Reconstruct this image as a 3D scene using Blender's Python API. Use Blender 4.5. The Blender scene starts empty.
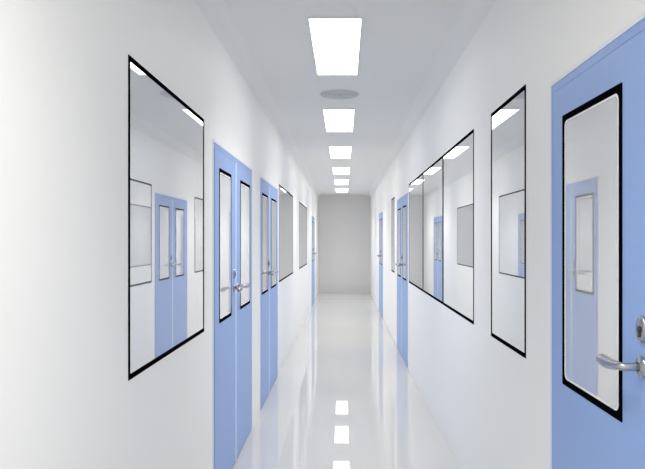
import bpy, bmesh, math
from mathutils import Vector

S = bpy.context.scene
COL = S.collection
PI = math.pi

# ------------------------------------------------------------------ sizes (metres)
XL, XR = -0.75, 0.765          # faces of the two long walls
EYE = 1.53
H = 2.83                       # ceiling
Y0, Y1 = -3.2, 18.0            # ends of the corridor
TH = 0.10                      # wall panel thickness
DOOR_TOP = 2.095


# ------------------------------------------------------------------ materials
def srgb(r, g, b):
    f = lambda c: c / 12.92 if c <= .04045 else ((c + .055) / 1.055) ** 2.4
    return (f(r / 255), f(g / 255), f(b / 255), 1)


def principled(name, col, rough=.5, metal=0., spec=.5, coat=0., noise=None, bump=0.):
    m = bpy.data.materials.new(name)
    m.use_nodes = True
    nt = m.node_tree
    b = nt.nodes['Principled BSDF']
    b.inputs['Base Color'].default_value = col
    b.inputs['Roughness'].default_value = rough
    b.inputs['Metallic'].default_value = metal
    b.inputs['Specular IOR Level'].default_value = spec
    b.inputs['Coat Weight'].default_value = coat
    if noise:
        tc = nt.nodes.new('ShaderNodeTexCoord')
        n = nt.nodes.new('ShaderNodeTexNoise')
        n.inputs['Scale'].default_value = noise[0]
        n.inputs['Detail'].default_value = 3
        r = nt.nodes.new('ShaderNodeValToRGB')
        k = noise[1]
        r.color_ramp.elements[0].color = tuple(c * (1 - k) for c in col[:3]) + (1,)
        r.color_ramp.elements[1].color = tuple(min(1, c * (1 + k)) for c in col[:3]) + (1,)
        nt.links.new(tc.outputs['Object'], n.inputs['Vector'])
        nt.links.new(n.outputs['Fac'], r.inputs['Fac'])
        nt.links.new(r.outputs['Color'], b.inputs['Base Color'])
        if bump:
            bp = nt.nodes.new('ShaderNodeBump')
            bp.inputs['Strength'].default_value = bump
            bp.inputs['Distance'].default_value = .002
            nt.links.new(n.outputs['Fac'], bp.inputs['Height'])
            nt.links.new(bp.outputs['Normal'], b.inputs['Normal'])
    return m


def glazing(name, back, mirror, lo, hi):
    """Dark or pale glazing: a strong clear reflection that grows towards grazing view."""
    m = bpy.data.materials.new(name)
    m.use_nodes = True
    nt = m.node_tree
    for n in list(nt.nodes):
        nt.nodes.remove(n)
    out = nt.nodes.new('ShaderNodeOutputMaterial')
    d = nt.nodes.new('ShaderNodeBsdfDiffuse')
    d.inputs['Color'].default_value = back
    g = nt.nodes.new('ShaderNodeBsdfGlossy')
    g.inputs['Color'].default_value = mirror
    g.inputs['Roughness'].default_value = .012
    lw = nt.nodes.new('ShaderNodeLayerWeight')
    lw.inputs['Blend'].default_value = .5
    mp = nt.nodes.new('ShaderNodeMapRange')
    mp.inputs['To Min'].default_value = lo
    mp.inputs['To Max'].default_value = hi
    mx = nt.nodes.new('ShaderNodeMixShader')
    nt.links.new(lw.outputs['Facing'], mp.inputs['Value'])
    nt.links.new(mp.outputs['Result'], mx.inputs['Fac'])
    nt.links.new(d.outputs[0], mx.inputs[1])
    nt.links.new(g.outputs[0], mx.inputs[2])
    nt.links.new(mx.outputs[0], out.inputs['Surface'])
    return m


def lamp(name, strength, col):
    m = bpy.data.materials.new(name)
    m.use_nodes = True
    b = m.node_tree.nodes['Principled BSDF']
    b.inputs['Base Color'].default_value = (.9, .9, .9, 1)
    b.inputs['Emission Color'].default_value = col
    b.inputs['Emission Strength'].default_value = strength
    return m


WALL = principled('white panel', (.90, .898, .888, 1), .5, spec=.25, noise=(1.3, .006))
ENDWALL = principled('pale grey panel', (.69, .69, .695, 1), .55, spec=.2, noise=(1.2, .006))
COVE = principled('white moulding', (.83, .828, .825, 1), .6, spec=.2, noise=(1.1, .006))
CEIL = principled('white ceiling', (.80, .797, .795, 1), .6, spec=.2, noise=(1.1, .006))
FLOOR = principled('glossy white floor', (.52, .517, .51, 1), .018, spec=1.0, noise=(2.2, .012))
BLUE = principled('blue door', srgb(142, 171, 223), .42, spec=.4, noise=(60, .03), bump=.05)
BLUEF = principled('blue jamb', srgb(139, 168, 221), .42, spec=.4, noise=(60, .03))
EDGE_HALO = principled('pale door edge halo', (.78, .81, .88, 1), .4, noise=(4, .01))  # bright halo along the door edges, put into a pale colour
BLACK = principled('black gasket', (.003, .003, .004, 1), .7, spec=0, noise=(30, .2))
SEAM = principled('pale blue seam', srgb(205, 220, 246), .45, noise=(20, .02))
BEAD = principled('white glazing bead', (.82, .82, .83, 1), .4, noise=(20, .01))
STEEL = principled('brushed steel', (.43, .44, .48, 1), .26, metal=1, noise=(90, .06))
DARK = principled('dark keyway', (.03, .03, .035, 1), .5, noise=(50, .1))
VENT = principled('grey vent plate', (.60, .60, .62, 1), .5, noise=(40, .03))
VENTD = principled('vent throat', (.36, .36, .37, 1), .7, noise=(40, .05))
WGLASS = glazing('window glass', (.55, .56, .57, 1), (.97, .975, .98, 1), .30, .86)
DGLASS = glazing('door glass', (.62, .62, .62, 1), (.97, .97, .98, 1), .12, .75)
LIGHT = lamp('light diffuser', 3.0, (1, .985, .955, 1))
LFRAME = principled('light rim', (.78, .78, .79, 1), .5, noise=(20, .01))


# ------------------------------------------------------------------ helpers
def link(name, bm, mat, parent=None, smooth=False):
    bmesh.ops.recalc_face_normals(bm, faces=bm.faces[:])
    me = bpy.data.meshes.new(name)
    bm.to_mesh(me)
    bm.free()
    o = bpy.data.objects.new(name, me)
    me.materials.append(mat)
    COL.objects.link(o)
    if parent is not None:
        o.parent = parent
        # geometry is written in world coordinates: take the thing's base away
        p, off = parent, Vector((0, 0, 0))
        while p is not None:
            off += p.location
            p = p.parent
        for v in me.vertices:
            v.co -= off
    for f in me.polygons:
        f.use_smooth = smooth
    return o


def rebase(o, base):
    """Move a top-level mesh's origin without moving its shape."""
    b = Vector(base)
    for v in o.data.vertices:
        v.co -= b
    o.location = b
    return o


def tag(o, label, cat, group=None, kind=None):
    o['label'] = label
    o['category'] = cat
    if group:
        o['group'] = group
    if kind:
        o['kind'] = kind
    return o


def thing(name, loc, label, cat, group=None, kind=None):
    o = bpy.data.objects.new(name, None)
    o.empty_display_size = .1
    COL.objects.link(o)
    o.location = loc
    return tag(o, label, cat, group, kind)


class Side:
    """Maps (along, up, out-of-wall) to the world on one of the long walls."""
    def __init__(self, left):
        self.left = left

    def __call__(self, s, z, n):
        return Vector((XL + n, s, z)) if self.left else Vector((XR - n, s, z))


LEFT, RIGHT = Side(True), Side(False)


def rrect(a0, a1, b0, b1, r, k=5):
    pts = []
    for cx, cy, t0 in ((a1 - r, b1 - r, 0), (a0 + r, b1 - r, 90), (a0 + r, b0 + r, 180), (a1 - r, b0 + r, 270)):
        for i in range(k + 1):
            t = math.radians(t0 + 90 * i / k)
            pts.append((cx + r * math.cos(t), cy + r * math.sin(t)))
    return pts


def ring(bm, fn, outer, inner, n0, n1, bev=0.):
    """Solid flat ring between two loops with equal numbers of points, n0 (back) to n1 (front)."""
    N = len(outer)
    prof = [(outer, 0, n0), (outer, 0, n1 - bev), (outer, 1, n1), (inner, -1, n1), (inner, 0, n1 - bev), (inner, 0, n0)]
    if not bev:
        prof = [(outer, 0, n0), (outer, 0, n1), (inner, 0, n1), (inner, 0, n0)]
    ca = sum(p[0] for p in outer) / N
    cb = sum(p[1] for p in outer) / N
    loops = []
    for pts, sgn, n in prof:
        lp = []
        for a, b in pts:
            if sgn:
                a += -sgn * bev * (1 if a > ca else -1)
                b += -sgn * bev * (1 if b > cb else -1)
            lp.append(bm.verts.new(fn(a, b, n)))
        loops.append(lp)
    M = len(loops)
    for j in range(M):
        A, B = loops[j], loops[(j + 1) % M]
        for i in range(N):
            bm.faces.new((A[i], A[(i + 1) % N], B[(i + 1) % N], B[i]))


def slab(bm, fn, pts, n0, n1, bev=0.):
    """Solid plate with the outline PTS, n0 to n1, front edge chamfered."""
    N = len(pts)
    ca = sum(p[0] for p in pts) / N
    cb = sum(p[1] for p in pts) / N
    rows = [(0, n0), (0, n1 - bev), (1, n1)] if bev else [(0, n0), (0, n1)]
    loops = []
    for s, n in rows:
        loops.append([bm.verts.new(fn(a - s * bev * (1 if a > ca else -1), b - s * bev * (1 if b > cb else -1), n)) for a, b in pts])
    for A, B in zip(loops, loops[1:]):
        for i in range(N):
            bm.faces.new((A[i], A[(i + 1) % N], B[(i + 1) % N], B[i]))
    bm.faces.new(loops[0])
    bm.faces.new(loops[-1])


def box(bm, x0, x1, y0, y1, z0, z1):
    v = [bm.verts.new((x, y, z)) for x in (x0, x1) for y in (y0, y1) for z in (z0, z1)]
    for f in ((0, 1, 3, 2), (4, 6, 7, 5), (0, 4, 5, 1), (2, 3, 7, 6), (0, 2, 6, 4), (1, 5, 7, 3)):
        bm.faces.new([v[i] for i in f])


def tube(bm, pts, radii, seg=14, squash=1.0, up=Vector((0, 0, 1))):
    """Swept tube; squash flattens it across the vertical."""
    P = [Vector(p) for p in pts]
    rings = []
    for i, p in enumerate(P):
        t = (P[min(i + 1, len(P) - 1)] - P[max(i - 1, 0)]).normalized()
        a = up - t * up.dot(t)
        a = a.normalized() if a.length > 1e-4 else Vector((1, 0, 0))
        b = t.cross(a)
        r = radii[i]
        rings.append([bm.verts.new(p + a * r * math.cos(2 * PI * k / seg) + b * r * squash * math.sin(2 * PI * k / seg)) for k in range(seg)])
    for A, B in zip(rings, rings[1:]):
        for k in range(seg):
            bm.faces.new((A[k], A[(k + 1) % seg], B[(k + 1) % seg], B[k]))
    bm.faces.new(rings[0])
    bm.faces.new(rings[-1])


def oval(bm, fn, s, z, rs, rz, prof, seg=28):
    """Lathe-like rosette on a wall: prof = [(scale, n)], closed at both ends."""
    rings = [[bm.verts.new(fn(s + rs * k * math.cos(2 * PI * i / seg), z + rz * k * math.sin(2 * PI * i / seg), n)) for i in range(seg)] for k, n in prof]
    for A, B in zip(rings, rings[1:]):
        for i in range(seg):
            bm.faces.new((A[i], A[(i + 1) % seg], B[(i + 1) % seg], B[i]))
    bm.faces.new(rings[0])
    bm.faces.new(rings[-1])


# ------------------------------------------------------------------ openings
# (near end, far end, bottom, top) along each wall
L_WIN = [(2.153, 3.321), (7.15, 9.12), (10.4, 12.5)]
L_DOOR = [(3.55, 4.266, 5.03), (5.54, 6.18, 6.99), (14.3, 15.05, 15.76)]
R_WIN = [(2.605, 3.225), (3.648, 7.297), (9.39, 9.98)]
R_DOOR = [(7.41, 8.17, 8.94), (12.15, 12.82, 13.5)]
R_NEAR = (1.485, 2.279)
LZ = (EYE - .490, EYE + .646)
RZ = (EYE - .499, EYE + .656)

lo = [(a, b) + LZ for a, b in L_WIN] + [(d[0], d[2], 0, DOOR_TOP) for d in L_DOOR]
ro = [(a, b) + RZ for a, b in R_WIN] + [(d[0], d[2], 0, DOOR_TOP) for d in R_DOOR] + [(R_NEAR[0], R_NEAR[1], 0, DOOR_TOP)]


def long_wall(name, fn, holes, label):
    ss = sorted({Y0, Y1} | {h[0] for h in holes} | {h[1] for h in holes})
    zs = sorted({0, H} | {h[2] for h in holes} | {h[3] for h in holes})
    bm = bmesh.new()
    vs = {}

    def V(i, j, n):
        if (i, j, n) not in vs:
            vs[i, j, n] = bm.verts.new(fn(ss[i], zs[j], -TH if n else 0))
        return vs[i, j, n]

    def solid(i, j):
        if not (0 <= i < len(ss) - 1 and 0 <= j < len(zs) - 1):
            return False
        cs, cz = (ss[i] + ss[i + 1]) / 2, (zs[j] + zs[j + 1]) / 2
        return not any(h[0] < cs < h[1] and h[2] < cz < h[3] for h in holes)

    for i in range(len(ss) - 1):
        for j in range(len(zs) - 1):
            if not solid(i, j):
                continue
            for n in (0, 1):
                bm.faces.new((V(i, j, n), V(i + 1, j, n), V(i + 1, j + 1, n), V(i, j + 1, n)))
            for (di, dj, e) in ((-1, 0, ((i, j), (i, j + 1))), (1, 0, ((i + 1, j), (i + 1, j + 1))),
                                (0, -1, ((i, j), (i + 1, j))), (0, 1, ((i, j + 1), (i + 1, j + 1)))):
                if not solid(i + di, j + dj):
                    a, b = e
                    bm.faces.new((V(*a, 0), V(*b, 0), V(*b, 1), V(*a, 1)))
    return tag(link(name, bm, WALL), label, 'wall', kind='structure')


long_wall('wall_left', LEFT, lo, 'smooth white left corridor wall with windows and blue double doors')
long_wall('wall_right', RIGHT, ro, 'smooth white right corridor wall with single blue door nearest')
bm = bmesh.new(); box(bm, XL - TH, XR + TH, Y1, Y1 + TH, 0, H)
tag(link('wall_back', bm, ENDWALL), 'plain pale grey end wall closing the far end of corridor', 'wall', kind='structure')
bm = bmesh.new(); box(bm, XL - TH, XR + TH, Y0 - TH, Y0, 0, H)
tag(link('wall_front', bm, WALL), 'plain white wall at the near end behind the viewer', 'wall', kind='structure')
bm = bmesh.new(); box(bm, XL - TH, XR + TH, Y0 - TH, Y1 + TH, -.1, 0)
tag(link('floor', bm, FLOOR), 'glossy white seamless floor mirroring the ceiling lights', 'floor', kind='structure')
bm = bmesh.new(); box(bm, XL - TH, XR + TH, Y0 - TH, Y1 + TH, H, H + .1)
tag(link('ceiling', bm, CEIL), 'flat pale grey ceiling with a line of white light panels', 'ceiling', kind='structure')


def cove(name, fn, spans, zc, up, r, mat, label, cat):
    """Quarter-round fillet between wall and floor (up=1) or ceiling (up=-1)."""
    bm = bmesh.new()
    K = 8
    for s0, s1 in spans:
        curve = [(zc + up * (r - r * math.sin(PI / 2 * i / K)), r - r * math.cos(PI / 2 * i / K)) for i in range(K + 1)]
        A, B = ([bm.verts.new(fn(s, z, n)) for z, n in curve] for s in (s0, s1))
        for i in range(K):
            bm.faces.new((A[i], A[i + 1], B[i + 1], B[i])).smooth = True
        # flat back and end faces on vertices of their own, so the curve alone is shaded smooth
        back = curve + [(zc, 0)]
        C, D = ([bm.verts.new(fn(s, z, n)) for z, n in back] for s in (s0, s1))
        m = len(back)
        for i in (m - 2, m - 1):
            bm.faces.new((C[i], C[(i + 1) % m], D[(i + 1) % m], D[i]))
        bm.faces.new(C)
        bm.faces.new(D)
    sm = [f.smooth for f in bm.faces]
    o = link(name, bm, mat)
    for f, q in zip(o.data.polygons, sm):
        f.use_smooth = q
    return tag(o, label, cat, kind='structure')


cove('trim_1', LEFT, [(Y0, Y1)], H, -1, .10, COVE, 'white coved moulding between left wall and ceiling', 'moulding')
cove('trim_2', RIGHT, [(Y0, Y1)], H, -1, .10, COVE, 'white coved moulding between right wall and ceiling', 'moulding')


# ------------------------------------------------------------------ windows
def window(name, fn, s0, s1, z0, z1, label, mull=(), w=.02, wm=.05):
    t = thing(name, fn((s0 + s1) / 2, z0, 0), label, 'window', kind='structure')
    bm = bmesh.new()
    ring(bm, fn, rrect(s0, s1, z0, z1, .003, 2), rrect(s0 + w, s1 - w, z0 + w, z1 - w, .004, 2), -.05, .0012, .0004)
    link('window_frame', bm, BLACK, t)
    edges = [s0 + w]
    for m in mull:
        bm = bmesh.new()
        slab(bm, fn, [(m - wm / 2, z0 + w), (m + wm / 2, z0 + w), (m + wm / 2, z1 - w), (m - wm / 2, z1 - w)], -.05, .0010, .0004)
        link('mullion', bm, BLACK, t)
        edges += [m - wm / 2, m + wm / 2]
    edges.append(s1 - w)
    for a, b in zip(edges[::2], edges[1::2]):
        bm = bmesh.new()
        e = .002
        slab(bm, fn, [(a - e, z0 + w - e), (b + e, z0 + w - e), (b + e, z1 - w + e), (a - e, z1 - w + e)], -.016, .0002)
        link('glass_pane', bm, WGLASS, t)
    return t


window('window_1', LEFT, *L_WIN[0], *LZ, 'large black-edged window nearest on the left wall, mirroring blue doors')
window('window_2', LEFT, *L_WIN[1], *LZ, 'grey window on the left wall just beyond the second blue double door')
window('window_3', LEFT, *L_WIN[2], *LZ, 'small-looking farthest window on the left wall, before the last blue door')
window('window_4', RIGHT, *R_WIN[0], *RZ, 'tall narrow single-pane window beside the nearest right blue door')
window('window_5', RIGHT, *R_WIN[1], *RZ, 'wide black-edged window split into three panes on right wall', mull=(4.79, 6.0))
window('window_6', RIGHT, *R_WIN[2], *RZ, 'thin sliver of window on right wall beyond the blue double door')


# ------------------------------------------------------------------ doors
def handle(fn, s, z, d, parent):
    """Lever on a round rose: the neck comes out of the door, the grip runs along it in direction d."""
    bm = bmesh.new()
    f = .004                                            # face of the leaf
    oval(bm, fn, s, z, .027, .027, [(1, f - .002), (1, f + .006), (.92, f + .009), (.5, f + .010), (.46, f + .012)])
    pts, rad = [], []
    for n, r in ((.008, .0120), (.025, .0110), (.042, .0105)):
        pts.append(fn(s, z, f + n)); rad.append(r)
    for i in range(1, 7):                               # bend
        t = PI / 2 * i / 6
        pts.append(fn(s + d * .014 * (1 - math.cos(t)), z, f + .042 + .014 * math.sin(t))); rad.append(.0105 + .0005 * i / 6)
    L = .118
    for i in range(1, 11):
        u = i / 10
        pts.append(fn(s + d * (.014 + L * u), z - .004 * math.sin(PI * u) - .004 * u * u, f + .056 - .002 * u ** 2))
        rad.append(.0108 + .0055 * min(1, u * 1.6) if u < .98 else .012)
    tube(bm, pts, rad, 14)
    return link('lever_handle', bm, STEEL, parent, True)


def lock(fn, s, z, parent):
    bm = bmesh.new()
    f = .004
    oval(bm, fn, s, z, .024, .035, [(1, f - .002), (1, f + .005), (.92, f + .008), (.45, f + .009)])
    o = link('lock_escutcheon', bm, STEEL, parent, True)
    bm = bmesh.new()
    oval(bm, fn, s, z, .0085, .0085, [(1, f + .007), (1, f + .012), (.8, f + .013)], 18)
    slab(bm, fn, rrect(s - .005, s + .005, z - .020, z - .004, .0045, 3), f + .007, f + .0115)
    k = link('keyhole', bm, DARK, parent)
    return o


def leaf(door, fn, s0, s1, vis, d, with_lock):
    """One door leaf from s0 to s1; vis = ends of its vision panel; d = direction its lever points."""
    z0, z1 = .008, DOOR_TOP - .03
    v0, v1, b0, b1 = vis
    bm = bmesh.new()
    ring(bm, fn, rrect(s0, s1, z0, z1, .002, 3), rrect(v0 + .004, v1 - .004, b0 + .004, b1 - .004, .004, 3), -.042, .004, .0015)
    lf = link('door_leaf', bm, BLUE, door)
    g = .022
    bm = bmesh.new()
    ring(bm, fn, rrect(v0, v1, b0, b1, .004, 5), rrect(v0 + g, v1 - g, b0 + g, b1 - g, .022, 5), -.03, .0050)
    link('glazing_gasket', bm, BLACK, lf)
    bm = bmesh.new()
    ring(bm, fn, rrect(v0 + g - .002, v1 - g + .002, b0 + g - .002, b1 - g + .002, .022, 5),
         rrect(v0 + g + .007, v1 - g - .007, b0 + g + .007, b1 - g - .007, .018, 5), -.03, .0046)
    link('glazing_bead', bm, BEAD, lf)
    bm = bmesh.new()
    slab(bm, fn, rrect(v0 + .010, v1 - .010, b0 + .010, b1 - .010, .01, 3), -.02, .0036)
    link('glass_pane', bm, DGLASS, lf)
    hs = s1 - .062 if d < 0 else s0 + .062
    handle(fn, hs, 1.207, d, lf)
    if with_lock:
        lock(fn, hs, 1.302, lf)
    return lf


VZ = (EYE - .500, EYE + .432)


def jamb(door, fn, s0, s1):
    """Blue rebated frame: two uprights and a head, with slim pale strips outside it for the bright edge halo."""
    w, z1 = .028, DOOR_TOP
    bm = bmesh.new()
    U = [(s0, 0), (s0, z1), (s1, z1), (s1, 0), (s1 - w, 0), (s1 - w, z1 - w), (s0 + w, z1 - w), (s0 + w, 0)]
    for a, b in (((0, 1, 6, 7), None), ((1, 2, 5, 6), None), ((2, 3, 4, 5), None)):
        slab(bm, fn, [U[i] for i in a], -.09, .001)
    link('door_frame', bm, BLUEF, door)
    e = .014
    bm = bmesh.new()
    T = [(s0 - e, 0), (s0 - e, z1 + e), (s1 + e, z1 + e), (s1 + e, 0), (s1, 0), (s1, z1), (s0, z1), (s0, 0)]
    for a in ((0, 1, 6, 7), (1, 2, 5, 6), (2, 3, 4, 5)):
        slab(bm, fn, [T[i] for i in a], -.001, .004)
    link('frame_halo', bm, EDGE_HALO, door)  # pale strips stand in for the bright halo round the door


def double_door(name, fn, s0, sm, s1, v1, v2, label):
    t = thing(name, fn((s0 + s1) / 2, 0, 0), label, 'door', kind='structure')
    jamb(t, fn, s0, s1)
    leaf(t, fn, s0 + .031, sm - .006, v1 + VZ, -1, True)
    leaf(t, fn, sm + .006, s1 - .031, v2 + VZ, 1, False)
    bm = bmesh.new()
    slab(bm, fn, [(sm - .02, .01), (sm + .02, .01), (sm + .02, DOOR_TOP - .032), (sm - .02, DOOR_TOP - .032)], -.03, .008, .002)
    link('meeting_strip', bm, SEAM, t)  # pale strip over the line where the two leaves meet
    return t


def single_door(name, fn, s0, s1, v, label):
    t = thing(name, fn((s0 + s1) / 2, 0, 0), label, 'door', kind='structure')
    jamb(t, fn, s0, s1)
    # hinged at the far edge, its lever near the viewer's edge and pointing away
    leaf(t, fn, s0 + .031, s1 - .031, v + VZ, 1, True)
    return t


double_door('door_1', LEFT, *L_DOOR[0], (3.705, 4.105), (4.455, 4.92), 'blue double door nearest on the left wall, beside the large window')
double_door('door_2', LEFT, *L_DOOR[1], (5.635, 6.075), (6.35, 6.84), 'second blue double door on left wall, between nearer door and grey window')
double_door('door_3', LEFT, *L_DOOR[2], (14.5, 14.93), (15.2, 15.6), 'farthest blue door on the left wall, close to the end wall')
double_door('door_4', RIGHT, *R_DOOR[0], (7.58, 8.02), (8.32, 8.76), 'blue double door on right wall just beyond three-pane window')
double_door('door_5', RIGHT, *R_DOOR[1], (12.32, 12.70), (12.95, 13.33), 'farthest blue door on the right wall, close to the end wall')
single_door('door_6', RIGHT, *R_NEAR, (1.694, 2.160), 'large nearest blue door on right with steel lever and lock')


# ------------------------------------------------------------------ ceiling lights
LAMP_W, LAMP_SPREAD = 9.2, 103
LX0, LX1 = -.205, .101
SPOTS = [
    ((3.62, 4.85), 'nearest and largest white ceiling light panel, in front of the round vent'),
    ((6.13, 7.40), 'white ceiling light panel just beyond the round grey vent'),
    ((8.57, 9.83), 'white ceiling light panel third in line down the corridor'),
    ((11.04, 12.20), 'small-looking white ceiling light panel, third from the end wall'),
    ((13.28, 14.50), 'small-looking white ceiling light panel, second from the end wall'),
    ((15.50, 16.75), 'smallest-looking white ceiling light panel, right by the end wall'),
    ((0.10, 1.37), 'added unseen white ceiling light panel overhead, beside the nearest single blue door'),  # out of view, added to brighten the near walls
    ((-2.35, -1.08), 'added unseen white ceiling light panel overhead, nearest the wall behind the viewer'),  # also out of view, added for light from behind the camera
]


def flat(a, b, n):               # plan coordinates, n measured downwards from the ceiling
    return Vector((a, b, H - n))


for (a, b), lab in SPOTS:
    t = thing('ceiling_light', ((LX0 + LX1) / 2, (a + b) / 2, H), lab, 'light', 'light panels along the corridor ceiling')
    bm = bmesh.new()
    ring(bm, flat, rrect(LX0 - .006, LX1 + .006, a - .006, b + .006, .004, 2), rrect(LX0, LX1, a, b, .003, 2), 0, .010, .002)
    link('light_rim', bm, LFRAME, t)
    bm = bmesh.new()
    slab(bm, flat, rrect(LX0 + .0005, LX1 - .0005, a + .0005, b - .0005, .003, 2), .001, .007)
    link('light_diffuser', bm, LIGHT, t)
    # the louvred lamp of the fitting itself: most of its light goes down
    la = bpy.data.lights.new('light_lamp', 'AREA')
    la.shape = 'RECTANGLE'
    la.size, la.size_y = LX1 - LX0 - .01, b - a - .01
    la.energy = LAMP_W
    la.spread = math.radians(LAMP_SPREAD)
    la.color = (1, .985, .955)
    lo_ = bpy.data.objects.new('light_lamp', la)
    COL.objects.link(lo_)
    lo_.parent = t
    lo_.location = (0, 0, -.012)

# ------------------------------------------------------------------ round ceiling vent
VX, VY = -.04, 5.53
t = thing('ceiling_vent', (VX, VY, H), 'round grey flush vent between the two nearest ceiling lights', 'vent')


def disc(bm, prof, seg=48):
    rings = [[bm.verts.new((VX + r * math.cos(2 * PI * i / seg), VY + r * math.sin(2 * PI * i / seg), H - n)) for i in range(seg)] for r, n in prof]
    R = len(rings)
    for j in range(R):
        A, B = rings[j], rings[(j + 1) % R]
        for i in range(seg):
            bm.faces.new((A[i], A[(i + 1) % seg], B[(i + 1) % seg], B[i]))


bm = bmesh.new(); disc(bm, [(.155, 0), (.178, 0), (.178, .003), (.170, .007), (.158, .007), (.155, .004)])
link('vent_rim', bm, VENT, t, False)
bm = bmesh.new()
seg = 48
loop = [[bm.verts.new((VX + .156 * math.cos(2 * PI * i / seg), VY + .156 * math.sin(2 * PI * i / seg), H - n)) for i in range(seg)] for n in (.0005, .002)]
for i in range(seg):
    bm.faces.new((loop[0][i], loop[0][(i + 1) % seg], loop[1][(i + 1) % seg], loop[1][i]))
bm.faces.new(loop[0]); bm.faces.new(loop[1])
link('vent_throat', bm, VENTD, t)
for k in range(5):
    r = .022 + .027 * k
    bm = bmesh.new(); disc(bm, [(r, .002), (r + .017, .002), (r + .019, .006), (r + .004, .007)])
    link('vent_blade', bm, VENT, t)

# ------------------------------------------------------------------ world, camera, view
w = bpy.data.worlds.new('World')
S.world = w
w.use_nodes = True
w.node_tree.nodes['Background'].inputs['Color'].default_value = (.02, .02, .02, 1)
w.node_tree.nodes['Background'].inputs['Strength'].default_value = 1

cam = bpy.data.cameras.new('Camera')
co = bpy.data.objects.new('Camera', cam)
COL.objects.link(co)
co.location = (0, 0, EYE)
co.rotation_euler = (PI / 2, 0, 0)
cam.sensor_fit = 'HORIZONTAL'
cam.sensor_width = 36
cam.lens = 36 * 620 / 645
cam.shift_x = -21.5 / 645
cam.shift_y = 5.5 / 645
cam.clip_start = .02
S.camera = co

S.view_settings.view_transform = 'Standard'
S.view_settings.look = 'None'
S.view_settings.exposure = 0.62
S.view_settings.gamma = 1
S.view_settings.use_curve_mapping = False
S.cycles.use_denoising = True
S.cycles.max_bounces = 16
S.cycles.diffuse_bounces = 10
S.cycles.glossy_bounces = 8
S.cycles.sample_clamp_indirect = 8
